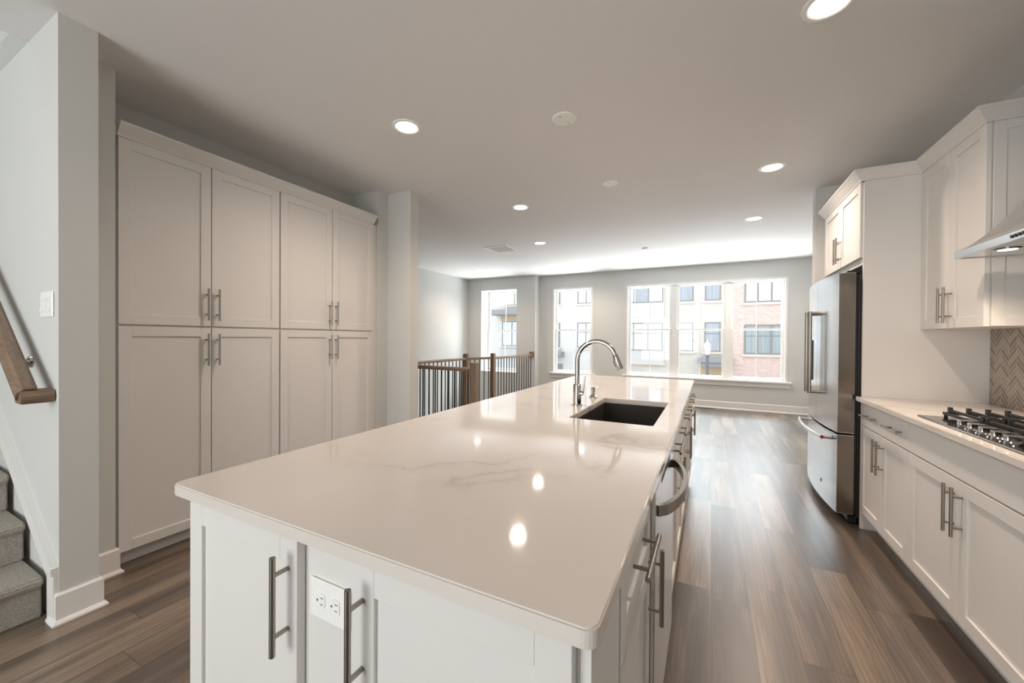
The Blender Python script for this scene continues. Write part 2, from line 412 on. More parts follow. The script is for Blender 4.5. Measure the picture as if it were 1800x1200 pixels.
# near pantry wall: end wall beside the stair, then a step back
w = MB(); w.box(-5.5, -2.6, .631, .759, 0, 4.9)
struct('wall_stair', w, M['wall'])
w = MB(); w.box(-5.5, -2.875, .759, .905, 0, CZ); w.box(-3.42, -3.28, .905, 2.80, 0, CZ)
struct('wall_pantry_recess', w, M['wall'])
w = MB(); w.box(-5.35, -2.905, 2.80, 2.932, 0, CZ); w.box(-5.35, -2.612, 2.932, 3.05, 0, CZ)
struct('wall_pantry_far', w, M['wall'])
w = MB(); w.box(-5.5, -3.0, -.5, -.36, CZ+.15, 4.9); w.box(-5.62, -5.5, -3.3, .76, 0, 4.9); w.box(-3.0, -2.88, -.36, .631, CZ+.15, 4.9); w.box(-5.5, -2.9, -.5, .76, 4.9, 5.0)
struct('wall_stair_side', w, M['wall'])
# rear wall with assumed, unseen patio opening behind the camera
w = MB(); w.box(-5.5, -3.02, -3.3, -3.2, 0, CZ); w.box(-.48, 1.9, -3.3, -3.2, 0, CZ); w.box(-3.02, -.48, -3.3, -3.2, 2.42, CZ); w.box(-3.02, -.48, -3.3, -3.2, 0, .25)
struct('wall_rear', w, M['wall'])
# window wall: (x0,x1,z0,z1) openings
def windowwall(name, y0, y1, x0, x1, ops, zb=0):
    w = MB(); ops = sorted(ops); cx = x0
    for a, b, c_, d_ in ops:
        w.box(cx, a, y0, y1, zb, CZ); w.box(a, b, y0, y1, zb, c_); w.box(a, b, y0, y1, d_, CZ); cx = b
    w.box(cx, x1, y0, y1, zb, CZ)
    return struct(name, w, M['wall'])
BIG = (-1.565, 1.225, .545, 2.425); MID = (-3.205, -2.275, .525, 2.44); LOW = (-4.965, -4.01, .50, 2.445)
windowwall('wall_back', BY, BY+.19, -3.535, 1.9, [MID, BIG])
w3_ = windowwall('wall_back_stairwell', 8.10, 8.54, -5.5, -3.535, [LOW], -2.8)
# stairwell below the floor
w = MB(); w.box(-4.05, -4.0, 4.0, 8.10, -2.8, -.12); w.box(-5.35, -4.05, 3.95, 4.0, -2.8, -.12); w.box(-5.35, -4.05, 4.0, 8.1, -2.9, -2.8)
struct('wall_stairwell_lower', w, M['wall'])

# ------------------------------------------------------------------ windows
def window(n, op, yf, units, yg, sill=True, casing=True):
    a, b, z0, z1 = op
    root = bpy.data.objects.new('window_%d' % n, None); COL.objects.link(root); root.location = ((a+b)/2, yg, z0); root['kind'] = 'structure'
    if casing:
        c_ = MB(); t_ = .035
        c_.box(a-.004, a+t_, yf-.012, yg+.02, z0, z1, .002); c_.box(b-t_, b+.004, yf-.012, yg+.02, z0, z1, .002); c_.box(a+t_, b-t_, yf-.012, yg+.02, z1-t_, z1+.004, .002)
        c_.build('jamb_liner', M['trim'], root)
    if sill:
        s_ = MB(); s_.box(a-.065, b+.065, yf-.055, yg, z0-.02, z0+.012, .004); s_.box(a-.045, b+.045, yf-.02, yf, z0-.105, z0-.02, .003)
        s_.build('sill', M['trim'], root)
    else:
        MB().box(a, b, yf-.004, yg, z0-.015, z0+.012, .003).build('sill', M['trim'], root)
    w_ = b-a; mull = .085; t_ = .035 if casing else .0
    a0, b0 = a+t_, b-t_; uw = (b0-a0-mull*(units-1))/units
    for k_ in range(units):
        u0_ = a0+k_*(uw+mull); u1_ = u0_+uw; zm = z0+(z1-z0)*.497; fr = .048
        f_ = MB()
        if k_ < units-1: f_.box(u1_, u1_+mull, yg-.05, yg+.05, z0+.012, z1-t_, .003)
        fz0, fz1 = z0+.012, z1-t_
        # upper sash (outer) and lower sash (inner)
        for (q0, q1, yy) in ((zm, fz1, yg+.02), (fz0, zm+.03, yg-.02)):
            bt = .055 if q0 == fz0 else .03
            f_.box(u0_, u0_+fr, yy-.018, yy+.018, q0, q1, .002); f_.box(u1_-fr, u1_, yy-.018, yy+.018, q0, q1, .002)
            f_.box(u0_+fr, u1_-fr, yy-.018, yy+.018, q0, q0+bt, .002); f_.box(u0_+fr, u1_-fr, yy-.018, yy+.018, q1-.03, q1, .002)
            xm = (u0_+u1_)/2; f_.box(xm-.006, xm+.006, yy-.006, yy+.006, q0+bt, q1-.03)
        sh = f_.build('sash', M['trim'], root)
        g_ = MB(); g_.box(u0_+fr, u1_-fr, yg+.0195, yg+.0205, zm+.03, fz1-.03); g_.box(u0_+fr, u1_-fr, yg-.0205, yg-.0195, fz0+.055, zm)
        g_.build('pane', M['glass'], sh)
    return root
window(1, LOW, 8.10, 1, 8.46, sill=False, casing=False)
window(2, MID, BY, 1, BY+.10)
window(3, BIG, BY, 3, BY+.10)

# ------------------------------------------------------------------ baseboards and skirts
BPROF = [(0, 0), (.027, 0), (.027, .008), (.018, .02), (.014, .022), (.014, .128), (.008, .136), (0, .136)]
def baseboard(name, path): struct(name, MB().sweep(path, BPROF), M['trim'])
baseboard('baseboard_back', [(1.74, BY), (-3.535, BY)])
baseboard('baseboard_column', [(-2.6, .757), (-2.6, .631), (-2.66, .631)][::-1] if False else [(-2.875, .759), (-2.6, .759), (-2.6, .631), (-2.665, .631)])
baseboard('baseboard_recess', [(-2.90, .905), (-2.875, .905), (-2.875, .759+.027)])
baseboard('baseboard_far', [(-2.612, 3.05), (-2.612, 2.932), (-2.905, 2.932), (-2.905, 2.80)])
baseboard('baseboard_stub', [(1.55, 4.59), (.88, 4.59), (.88, 4.70), (1.74, 4.70)][::-1])
# sloped stair skirt on the handrail wall
sk = MB(); sl = .70
xa, xb = -2.60, -5.3
def zt(x): return .245+(-2.60-x)*sl
xa = -2.604
sk.prism([(xa, .6305, zt(xa)), (xb, .6305, zt(xb)), (xb, .6305, zt(xb)-.115), (xa-.085, .6305, zt(xa)-.115+.085*sl)], (0, -.016, 0))
sk.prism([(xa, .6305, zt(xa)+.004), (xb, .6305, zt(xb)+.004), (xb, .6305, zt(xb)-.03), (xa, .6305, zt(xa)-.03)], (0, -.024, 0))
sk.box(xa-.085, xa, .6145, .6305, .0005, zt(xa)-.03)
struct('trim_1', sk, M['trim'])

# ------------------------------------------------------------------ stairs
st = thing('staircase', (-3.6, .13, 0), 'flight of stairs wrapped in grey carpet rising beside the handrail wall', 'stairs')
RI, GO, x = .1925, .258, -2.70
for k_ in range(9):
    xr = x-k_*GO; zt_ = (k_+1)*RI
    pts = [(xr-.028, 0, zt_-RI if k_ else 0)]
    s_ = MB(); nose = .03
    prof = [(xr-nose, zt_-RI+(.0 if k_ else 0)), (xr-nose, zt_-.055), (xr-.006, zt_-.040), (xr, zt_-.022), (xr-.008, zt_-.006), (xr-.028, zt_), (xr-GO-nose-.03, zt_), (xr-GO-nose-.03, zt_-RI)]
    s_.prism([(a_, -.355, b_) for a_, b_ in prof], (0, .965, 0), .006)
    s_.build('carpeted_step', M['carpet'], st)

# wall handrail
hr = thing('handrail', (-3.0, .56, 1.0), 'oak stair handrail sloping along the left wall with an angled lower return', 'handrail')
rp = MB(); e_ = V((-.80, 0, .60)).normalized() if False else V((-1, 0, .73)).normalized(); nrm = V((.73, 0, 1)).normalized()
P0 = V((-2.66, .555, 1.035)); P1 = P0+e_*2.6
hw, hh = .031, .032
sec = [(-hw, -hh), (hw, -hh), (hw+.004, -.004), (hw, .012), (hw*.5, hh), (-hw*.5, hh), (-hw, .012), (-hw-.004, -.004)]
rp.prism([P0+V((0, 1, 0))*a_+nrm*b_ for a_, b_ in sec], e_*2.6, .002)
rp.build('rail', M['oak_x'], hr)
rr = MB()
q0 = [P0+V((0, 1, 0))*a_+nrm*b_ for a_, b_ in sec]
rr.prism([V((-2.672+a_*1.0, .53, 1.025+b_)) for a_, b_ in [(-.045, -.030), (.035, -.030), (.048, -.004), (.040, .026), (-.035, .030), (-.052, 0)]], (0, .099, 0), .004)
rr.build('return', M['oak_y'], hr)
br = MB(); bx, bz = -2.954, 1.165
br.lathe((bx, .631, bz), [(0, -.018), (.018, -.018), (.027, -.012), (.030, -.004), (.030, -.0005), (0, -.0005)], (0, 1, 0))
br.tube([(bx, .618, bz), (bx, .59, bz), (bx-.0, .565, bz+.01), (bx, .556, bz+.045)], .007)
br.build('bracket', M['chrome'], hr)

# switch plate on the handrail wall
sw = thing('light_switch', (-2.73, .629, 1.38), 'white triple rocker switch plate on the left handrail wall', 'switch')
MB().box(-2.81, -2.652, .624, .6305, 1.378, 1.496, .003).build('plate', M['white_plastic'], sw)
for k_ in range(3):
    xc = -2.777+k_*.046
    b_ = MB(); b_.prism([(xc-.0165, .6245, 1.404), (xc-.0165, .617, 1.404), (xc-.0165, .6225, 1.437), (xc-.0165, .619, 1.470), (xc-.0165, .6245, 1.470)], (.033, 0, 0)); b_.build('rocker', M['white_plastic'], sw)

# ------------------------------------------------------------------ pantry cabinets
PX = -2.90
def pantry(y0, y1, label):
    root = thing('pantry_cabinet', (PX-.2, (y0+y1)/2, 0), label, 'cabinet', 'tall pantry cabinets')
    MB().box(-3.278, PX-.021, y0, y1, .105, 2.405).build('body', M['cabinet'], root)
    MB().box(-3.278, PX-.07, y0, y1, .0005, .105).build('toe_kick', M['cabinet'], root)
    mid = (y0+y1)/2; g = .0025; w_ = mid-y0-2*g
    for (ya, s_) in ((y0+g, 1), (mid+g, -1)):
        for (za, zb, hz) in ((1.361, 2.392, 1.500), (.09, 1.350, 1.210)):
            hy = w_-.0285 if s_ == 1 else .0285
            door(root, (PX-.02, ya, za), Y1, Z1, X1, w_, zb-za, [(hy, hz-za)], Z1)
    return root
pantry(.922, 1.824, 'nearer of the two tall white pantry cabinets, beside the stair column')
pantry(1.829, 2.738, 'farther of the two tall white pantry cabinets, toward the stair railing')
# filler strip + crown above
MB().box(-3.2, PX-.021, 2.739, 2.799, .105, 2.391).build('filler_strip', M['cabinet'])
tag(bpy.data.objects['filler_strip'], 'narrow white filler strip between far pantry cabinet and wall', 'filler strip')
CPROF = [(0, 2.392), (.004, 2.392), (.008, 2.402), (.046, 2.446), (.052, 2.450), (.052, 2.462), (0, 2.462)]
CPROFR = [(-o, z) for o, z in CPROF]
mb = MB(); mb.sweep([(PX, .918), (PX, 2.745)], CPROFR)
tag(mb.build('crown_molding', M['cabinet']), 'white crown molding along the top of the tall pantry cabinets', 'molding')

# ------------------------------------------------------------------ island
FX = -.143                                  # aisle-side door plane
FRX = FX-.020
def ibody(root, y0, y1, xl=-.76, sink=False):
    b_ = MB()
    if sink:   # open-topped carcass under the sink
        b_.box(xl, FRX-.001, y0, y1, .105, .64); b_.box(FRX-.018, FRX-.001, y0, y1, .64, .883); b_.box(xl, xl+.018, y0, y1, .64, .883)
        b_.box(xl+.018, FRX-.018, y0, y0+.018, .64, .883); b_.box(xl+.018, FRX-.018, y1-.018, y1, .64, .883)
    else: b_.box(xl, FRX-.001, y0, y1, .105, .883)
    b_.build('body', M['cabinet'], root)
    MB().box(xl, FRX-.07, y0, y1, .0005, .105).build('toe_kick', M['cabinet'], root)
# end cabinet facing the camera
ec = thing('end_cabinet', (-.68, .64, 0), 'white island end cabinet with two doors facing the camera', 'cabinet')
MB().box(-1.20, FRX, .541, .735, .105, .883).build('body', M['cabinet'], ec)
MB().box(-1.19, FRX-.02, .60, .735, .0005, .105).build('toe_kick', M['cabinet'], ec)
NY = V((0, -1, 0))
door(ec, (-1.201, .54, .125), X1, Z1, NY, .434, .872-.125, [(.434-.0285, .7395-.125)], Z1)
door(ec, (-.603, .54, .125), X1, Z1, NY, .436, .872-.125, [(.0285, .7395-.125)], Z1)
MB().box(FRX+.0005, FX-.002, .541, .733, .12, .875, .001).build('side_panel', M['cabinet'], ec)
# outlet between the doors
ou = thing('wall_outlet', (-.688, .54, .70), 'white double outlet plate mounted sideways between the island end doors', 'outlet')
MB().box(-.745, -.629, .5345, .5405, .712, .792, .002).build('plate', M['white_plastic'], ou)
for xc in (-.7105, -.6675):
    s_ = MB(); pts = []
    for k_ in range(24):
        q = 2*math.pi*k_/24; pts.append((xc+max(-.0135, min(.0135, .0172*math.cos(q))), .5345, .752+.0172*math.sin(q)))
    s_.prism(pts, (0, -.0018, 0)); rc = s_.build('receptacle', M['white_plastic'], ou)
    d_ = MB(); d_.cyl((xc-.0085, .5332, .752), (xc-.0085, .5323, .752), .0024, seg=12)
    d_.box(xc+.001, xc+.009, .5322, .5330, .7575, .7590); d_.box(xc+.001, xc+.0075, .5322, .5330, .7445, .7460); d_.build('slots', M['slot'], rc)
ND = X1
def ibase(y0, y1, label, pulls, sink=False, nd=2):
    root = thing('base_cabinet', (-.46, (y0+y1)/2, 0), label, 'cabinet', 'island base cabinets on the aisle side')
    ibody(root, y0, y1, sink=sink)
    g = .002
    door(root, (FRX, y0+g, .712), Y1, Z1, X1, y1-y0-2*g, .160, [(p_-y0-g, .085) for p_ in pulls], Y1, 'drawer', flat=(nd == 2))
    w_ = (y1-y0-2*g*nd)/nd
    for k_ in range(nd):
        ya = y0+g+k_*(w_+2*g)
        hy = (w_-.0285) if (k_ == 0) else .0285
        door(root, (FRX, ya, .125), Y1, Z1, X1, w_, .583, [(hy, .585-.125)], Z1)
    return root
root = thing('base_cabinet', (-.46, .94, 0), 'narrow island base cabinet between end cabinet and dishwasher, one drawer over one door', 'cabinet', 'island base cabinets on the aisle side')
ibody(root, .737, 1.144)
door(root, (FRX, .738, .690), Y1, Z1, X1, .404, .182, [(.202, .110)], Y1, 'drawer')
door(root, (FRX, .738, .125), Y1, Z1, X1, .404, .561, [(.404-.0285, .625-.125)], Z1)
dw = thing('dishwasher', (-.46, 1.45, 0), 'stainless steel dishwasher with a bowed bar handle in the island', 'dishwasher')
MB().box(-.76, FRX-.012, 1.148, 1.756, .10, .880).build('body', M['black'], dw)
MB().box(-.70, FRX-.06, 1.150, 1.754, .0005, .10).build('toe_kick', M['black'], dw)
d_ = MB().box(FRX-.010, FX+.012, 1.151, 1.753, .115, .868, .003).build('door', M['steel_v'], dw)
MB().box(FX+.0122, FX+.0128, 1.30, 1.60, .845, .858).build('control_strip', M['black'], d_)
h_ = MB(); pts = []
for k_ in range(21):
    q = k_/20; yy = 1.205+.50*q; b_ = math.sin(math.pi*q)**.55 if 0 < q < 1 else 0
    pts.append((FX+.010+.062*b_, yy, .795))
h_.tube(pts, .01, rect=(.016, .007)); h_.build('handle', M['pull'], d_)
ibase(1.76, 2.575, 'island sink base cabinet just beyond the dishwasher', [1.95, 2.33], sink=True)
ibase(2.578, 3.33, 'island base cabinet just beyond the sink base', [2.765, 3.10])
ibase(3.333, 4.02, 'farthest island base cabinet, nearest the living room windows', [3.50, 3.85])
# countertop with sink cutout
def rrect(x0, x1, y0, y1, rd, n_=6):
    pts = []
    for cx_, cy_, a0 in ((x1-rd, y1-rd, 0), (x0+rd, y1-rd, 90), (x0+rd, y0+rd, 180), (x1-rd, y0+rd, 270)):
        for k_ in range(n_+1):
            q = math.radians(a0+90*k_/n_); pts.append((cx_+rd*math.cos(q), cy_+rd*math.sin(q)))
    return pts
ct = MB().slab(rrect(-1.243, -.127, .497, 4.05, .022), [rrect(-.605, -.220, 1.806, 2.520, .012)], .8835, .914, .003)
tag(ct.build('island_countertop', M['quartz']), 'long glossy white quartz countertop with faint veins on the island', 'countertop')
sk = thing('kitchen_sink', (-.41, 2.16, .66), 'dark rectangular undermount sink set into the island countertop', 'sink')
b_ = MB(); b_.box(-.625, -.600, 1.785, 2.54, .66, .8832); b_.box(-.225, -.20, 1.785, 2.54, .66, .8832); b_.box(-.60, -.225, 1.785, 1.81, .66, .8832); b_.box(-.60, -.225, 2.515, 2.54, .66, .8832); b_.box(-.60, -.225, 1.81, 2.515, .66, .675)
b_.build('basin', M['sink'], sk)
MB().lathe((-.41, 2.16, .675), [(.0, .004), (.03, .004), (.045, .006), (.05, .0005)]).build('drain', M['steel'], sk)
# faucet
fx, fy = -.677, 2.16
fa = thing('faucet', (fx, fy, .914), 'tall polished gooseneck pull-down faucet behind the island sink', 'faucet')
MB().lathe((fx, fy, .914), [(0, .0003), (.031, .0003), (.031, .006), (.023, .008), (.0225, .118), (.019, .123), (0, .123)]).build('base', M['chrome'], fa)
pts = [(fx, fy, 1.03), (fx, fy, 1.10), (fx, fy, 1.17)]
R_ = .110
for k_ in range(1, 19):
    q = math.pi-math.radians(163)*k_/18; pts.append((fx+R_+R_*math.cos(q), fy, 1.172+R_*math.sin(q)))
MB().tube(pts, .0135, 18).build('spout', M['chrome'], fa)
e0 = V(pts[-1]); dd = (V(pts[-1])-V(pts[-2])).normalized()
hd = MB().tube([e0-dd*.005, e0+dd*.006, e0+dd*.02, e0+dd*.075, e0+dd*.078], [.0145, .0175, .0178, .0185, .0175], 18).build('spray_head', M['chrome'], fa)
MB().obox(e0+dd*.04, dd, (0, 1, 0), dd.cross(V((0, 1, 0))), -.018, .018, -.007, .007, -.021, -.015, .002).build('spray_button', M['black'], hd)
lv = MB(); lv.cyl((fx, fy, .985), (fx+.036, fy, .985), .013, seg=18); lv.tube([(fx+.033, fy, .985), (fx+.037, fy, 1.02), (fx+.046, fy, 1.085)], [.006, .0055, .0045], 12)
lv.build('lever', M['chrome'], fa)
sd = thing('soap_dispenser', (-.675, 2.50, .914), 'small chrome soap dispenser beside the faucet', 'soap dispenser')
MB().lathe((-.675, 2.5, .914), [(0, .0003), (.024, .0003), (.025, .008), (.014, .018), (.010, .03), (.013, .05), (.015, .058), (.012, .066), (0, .068)]).build('body', M['chrome'], sd)
MB().tube([(-.675, 2.5, .970), (-.655, 2.5, .972), (-.628, 2.5, .986)], [.006, .0055, .004], 10).build('spout', M['chrome'], sd)

# ------------------------------------------------------------------ right wall: base cabinets
RX = .932; RFX = RX+.02; NX = V((-1, 0, 0)); WX = 1.55
YP = 3.475                                   # near face of the fridge side panel
def rbase(y0, y1, label, pulls):
    root = thing('base_cabinet', (1.25, (y0+y1)/2, 0), label, 'cabinet', 'base cabinets under the cooktop counter')
    MB().box(RFX+.001, WX-.001, y0, y1, .105, .883).build('body', M['cabinet'], root)
    MB().box(RFX+.07, WX-.001, y0, y1, .0005, .105).build('toe_kick', M['cabinet'], root)
    g = .002; w_ = y1-y0-2*g
    door(root, (RFX, y1-g, .722), -Y1, Z1, NX, w_, .149, [(y1-g-p_, .078) for p_ in pulls], Y1, 'drawer', flat=True)
    h_ = (w_-2*g)/2
    door(root, (RFX, y1-g, .125), -Y1, Z1, NX, h_, .590, [(h_-.0285, .587-.125)], Z1)
    door(root, (RFX, y1-g-h_-2*g, .125), -Y1, Z1, NX, h_, .590, [(.0285, .587-.125)], Z1)
rbase(2.752, YP-.001, 'white base cabinet beside the refrigerator, wide drawer with two pulls over two doors', [3.275, 2.905])
rbase(1.835, 2.750, 'white base cabinet under the gas cooktop, plain front over two doors', [])
ct = MB().slab(rrect(.902, WX-.001, 1.80, YP-.001, .004, 2), [], .8835, .914, .003)
tag(ct.build('wall_countertop', M['quartz']), 'white quartz countertop under the gas cooktop along the right wall', 'countertop')
bs = MB().box(WX-.010, WX-.0005, 1.5, YP-.001, .915, 1.715); tag(bs.build('backsplash', M['tile']), 'taupe herringbone mosaic backsplash behind the cooktop', 'backsplash')
# cooktop
ck = thing('gas_cooktop', (1.21, 2.25, .914), 'stainless gas cooktop with black iron grates and five knobs on the right counter', 'cooktop')
k0, k1 = 1.80, 2.705
MB().box(.945, 1.475, k0, k1, .9142, .922, .003).build('tray', M['steel_tray'], ck)
for n_, (cx_, cy_, rr_) in enumerate(((1.15, 2.54, .05), (1.36, 2.54, .04), (1.25, 2.25, .065), (1.15, 1.96, .04), (1.36, 1.96, .05))):
    b_ = MB().lathe((cx_, cy_, .922), [(0, .0002), (rr_*1.15, .0002), (rr_*1.1, .010), (rr_, .012), (rr_*.98, .022), (0, .024)]).build('burner', M['iron'], ck)
for yk in (2.395, 2.32, 2.245, 2.17, 2.095):
    kb = MB().lathe((.992, yk, .922), [(0, .0003), (.024, .0003), (.025, .006), (.021, .010), (0, .010)]); 
    kb.box(.969, 1.015, yk-.013, yk+.013, .931, .955, .004)
    kb.build('knob', M['chrome'], ck)
for (g0, g1) in ((2.405, 2.695), (2.105, 2.400), (1.81, 2.10)):
    g_ = MB(); xa_, xb_ = 1.045, 1.455
    g_.box(xa_-.01, xb_+.01, g0, g0+.012, .934, .946, .001); g_.box(xa_-.01, xb_+.01, g1-.012, g1, .934, .946, .001)
    g_.box(xa_-.01, xa_+.002, g0, g1, .934, .946, .001); g_.box(xb_-.002, xb_+.01, g0, g1, .934, .946, .001)
    for k_ in range(7):
        xx = xa_+.012+k_*(xb_-xa_-.024)/6
        g_.box(xx-.005, xx+.005, g0+.004, g1-.004, .950, .962, .001)
        for yy in (g0+.004, g1-.024): g_.box(xx-.0065, xx+.0065, yy, yy+.020, .934, .972, .001)
    for xx, yy in ((xa_, g0+.006), (xa_, g1-.006), (xb_, g0+.006), (xb_, g1-.006)): g_.cyl((xx, yy, .9222), (xx, yy, .936), .007, seg=10)
    g_.build('grate', M['iron'], ck)

# upper cabinet
UX = 1.225; UFX = UX+.02
uc = thing('wall_cabinet', (1.39, 3.14, 1.37), 'white two-door wall cabinet between refrigerator panel and range hood', 'cabinet')
U0, U1 = 2.815, YP-.001
MB().box(UFX+.001, WX-.001, U0+.012, U1, 1.374, 2.405).build('body', M['cabinet'], uc)
h_ = (U1-U0-.008)/2
door(uc, (UFX, U1-.002, 1.372), -Y1, Z1, NX, h_, 1.020, [(h_-.0285, .132)], Z1)
door(uc, (UFX, U1-.006-h_, 1.372), -Y1, Z1, NX, h_, 1.020, [(.0285, .132)], Z1)
e_ = MB(); shaker(e_, (UFX+.006, U0+.012, 1.374), X1, Z1, NY, WX-.002-UFX-.006, 1.018, .012, .045, .006); e_.build('end_panel', M['cabinet'], uc)
# tall side panel of the fridge bay
tag(MB().box(.935, WX-.001, YP+.0005, YP+.020, .0005, 2.391, .001).build('side_panel', M['cabinet']), 'tall white side panel between the refrigerator and the counter', 'panel')
# cabinet above the fridge
oc = thing('fridge_cabinet', (1.23, 3.96, 1.84), 'white two-door cabinet above the refrigerator', 'cabinet')
OX = .92; o0, o1 = YP+.021, 4.428
MB().box(OX+.021, WX-.001, o0, o1, 1.825, 2.405).build('body', M['cabinet'], oc)
h_ = (o1-o0-.012)/2
door(oc, (OX+.02, o1-.003, 1.872), -Y1, Z1, NX, h_, .520, [(h_-.0285, .137)], Z1)
door(oc, (OX+.02, o1-.009-h_, 1.872), -Y1, Z1, NX, h_, .520, [(.0285, .137)], Z1)
cr = MB(); cr.sweep([(OX, 4.428), (OX, YP), (UX, YP), (UX, U0+.0), (WX-.001, U0+.0)], [(-o, z) for o, z in CPROF])
tag(cr.build('crown_molding', M['cabinet']), 'white crown molding stepping along the right wall cabinets above the refrigerator', 'molding')

# refrigerator
fr = thing('refrigerator', (1.2, 3.965, 0), 'stainless French-door refrigerator with black sides and a bottom freezer drawer', 'refrigerator')
f0, f1 = 3.508, 4.420; fm = (f0+f1)/2
MB().box(.922, WX-.02, f0, f1, .06, 1.765, .004).build('cabinet', M['black'], fr)
def fdoor(name, y0, y1, z0, z1, parent):
    """bowed door front; the whole front follows one curve from f0 to f1"""
    def xf(y): q = (y-fm)/((f1-f0)/2); return .811-.030*(1-q*q)
    n_ = 12; ys = [y0+(y1-y0)*k_/n_ for k_ in range(n_+1)]
    front = [(xf(y), y) for y in ys]
    d_ = MB().prism([(a_, b_, z0) for a_, b_ in front]+[(.905, y1, z0), (.905, y0, z0)], (0, 0, z1-z0))
    for fc in d_.bm.faces: fc.smooth = False
    return d_.build(name, M['steel_v'], parent)
dn = fdoor('door', f0, fm-.002, .645, 1.775, fr); df = fdoor('door', fm+.002, f1, .645, 1.775, fr); dz = fdoor('drawer', f0, f1, .075, .630, fr)
for dd_, za, zb in ((dn, .650, 1.770), (dz, .080, .625)): MB().box(.8135, .904, f0-.0015, f0-.0002, za, zb).build('edge_reflection_strip', M['edge_reflection'], dd_)  # added strips on the near door edges, their brown imitates a dark room reflection
MB().box(.905, .922, f0+.012, f1-.012, .08, 1.76).build('gasket', M['black'], fr)
for d_, y_ in ((dn, fm-.062), (df, fm+.062)):
    h_ = MB(); h_.cyl((.722, y_, .87), (.722, y_, 1.53), .013, seg=18)
    for zz in (.885, 1.515): h_.cyl((.722, y_, zz), (.787, y_, zz), .012, .015, seg=16)
    hh_ = h_.build('handle', M['pull'], d_)
h_ = MB(); pts = []
for k_ in range(17):
    q = k_/16; y = f0+.06+(f1-f0-.12)*q; s_ = 2*q-1; pts.append((.738-.035*(1-s_*s_), y, .590))
h_.tube(pts, .013, 14)
for y in (f0+.085, f1-.085): h_.cyl((.735, y, .590), (.80, y, .590), .012, .015, seg=14)
h_.build('handle', M['steel'], dz)
MB().cyl((.738, f0+.061, .590), (.738, f0+.058, .590), .0125, seg=18).build('medallion', M['red'], dz)
MB().box(.779, .786, 3.80, 3.885, .195, .225, .002).build('badge', M['chrome'], dz)
MB().box(.779, .799, 4.12, 4.30, .96, 1.30, .004).build('water_dispenser', M['black'], df)
for q in ((.96, f0+.05), (.96, f1-.05), (1.45, f0+.05), (1.45, f1-.05)): MB().cyl((*q, .0003), (*q, .06), .018).build('foot', M['black'], fr)
ft = MB(); ft.box(.88, .93, f0+.02, f1-.02, .012, .06, .003); ft.build('base_grille', M['black'], fr)
for q in (f0+.01, f1-.06): MB().box(.86, .97, q, q+.05, 1.766, 1.79, .004).build('hinge_cover', M['black'], fr)

# range hood
hd = thing('range_hood', (1.3, 2.29, 1.70), 'stainless chimney range hood above the cooktop, its lamp lit', 'range hood')
hx0, hx1, hy0, hy1, hz0, hz1 = 1.09, WX-.001, 1.833, 2.747, 1.705, 1.742
b_ = MB(); b_.box(hx0, hx0+.012, hy0, hy1, hz0, hz1, .001); b_.box(hx0+.012, hx1, hy0, hy0+.012, hz0, hz1, .001); b_.box(hx0+.012, hx1, hy1-.012, hy1, hz0, hz1, .001); b_.box(hx0+.012, hx1, hy0+.012, hy1-.012, hz0+.004, hz0+.010)
b_.build('rim', M['steel_v'], hd)
cn = MB(); rings = []
for k_ in range(11):
    q = k_/10; s_ = q; z = hz1+.30*(q**1.55)
    rings.append([(hx0+(1.27-hx0)*s_, hy0+(2.14-hy0)*s_, z), (hx0+(1.27-hx0)*s_, hy1+(2.44-hy1)*s_, z), (hx1, hy1+(2.44-hy1)*s_, z), (hx1, hy0+(2.14-hy0)*s_, z)])
vr = [[cn.bm.verts.new(q) for q in ring] for ring in rings]
for A, B in zip(vr, vr[1:]):
    for j in range(4): fc = cn.bm.faces.new((A[j], A[(j+1) % 4], B[(j+1) % 4], B[j])); fc.smooth = False
cn.build('canopy', M['steel'], hd)
MB().box(1.27, hx1, 2.14, 2.44, hz1+.30, CZ-.001).build('chimney', M['steel'], hd)
for k_ in range(5):
    y = 2.33-k_*.022; MB().cyl((hx0, y, 1.7235), (hx0-.004, y, 1.7235), .007, seg=14).build('button', M['black'], hd)
for y in (2.545, 2.035):
    lp = MB().lathe((1.177, y, hz0+.004), [(.040, 0), (.044, -.004), (.030, -.004), (.030, 0)], (0, 0, 1)).build('lamp_ring', M['chrome'], hd)
    MB().cyl((1.177, y, hz0+.003), (1.177, y, hz0+.0005), .0295, seg=24).build('bulb', M['bulb'], lp)
    l = bpy.data.lights.new('hood_lamp', 'SPOT'); l.energy = 9; l.color = (1, .80, .58); l.spot_size = math.radians(130); l.spot_blend = .8; l.shadow_soft_size = .03
    o = bpy.data.objects.new('hood_lamp', l); COL.objects.link(o); o.location = (1.177, y, hz0-.012)

# ------------------------------------------------------------------ ceiling fittings
def can(x, y, label):
    root = thing('recessed_light', (x, y, CZ), label, 'light', 'recessed ceiling lights')
    MB().lathe((x, y, CZ), [(.098, -.0003), (.096, -.004), (.078, -.007), (.072, -.004), (.070, -.0005)]).build('trim_ring', M['white_plastic'], root)
    MB().cyl((x, y, CZ-.0005), (x, y, CZ-.003), .071, seg=32).build('lens', M['lens'], root)
    l = bpy.data.lights.new('can_light', 'SPOT'); l.energy = CAN_POWER; l.color = CAN_COLOR; l.spot_size = math.radians(152); l.spot_blend = 1.0; l.shadow_soft_size = .07
    o = bpy.data.objects.new('can_light', l); COL.objects.link(o); o.location = (x, y, CZ-.012)
can(-1.86, 2.047, 'lit recessed ceiling light in front of the pantry cabinets')
can(.44, 2.10, 'lit recessed ceiling light nearest the camera, cut by the top edge')
can(.447, 3.873, 'lit recessed ceiling light in front of the refrigerator')
can(-1.865, 3.847, 'lit recessed ceiling light just past the pantry wall, above the island end')
can(-2.296, 5.414, 'lit recessed ceiling light beside the ceiling air vent')
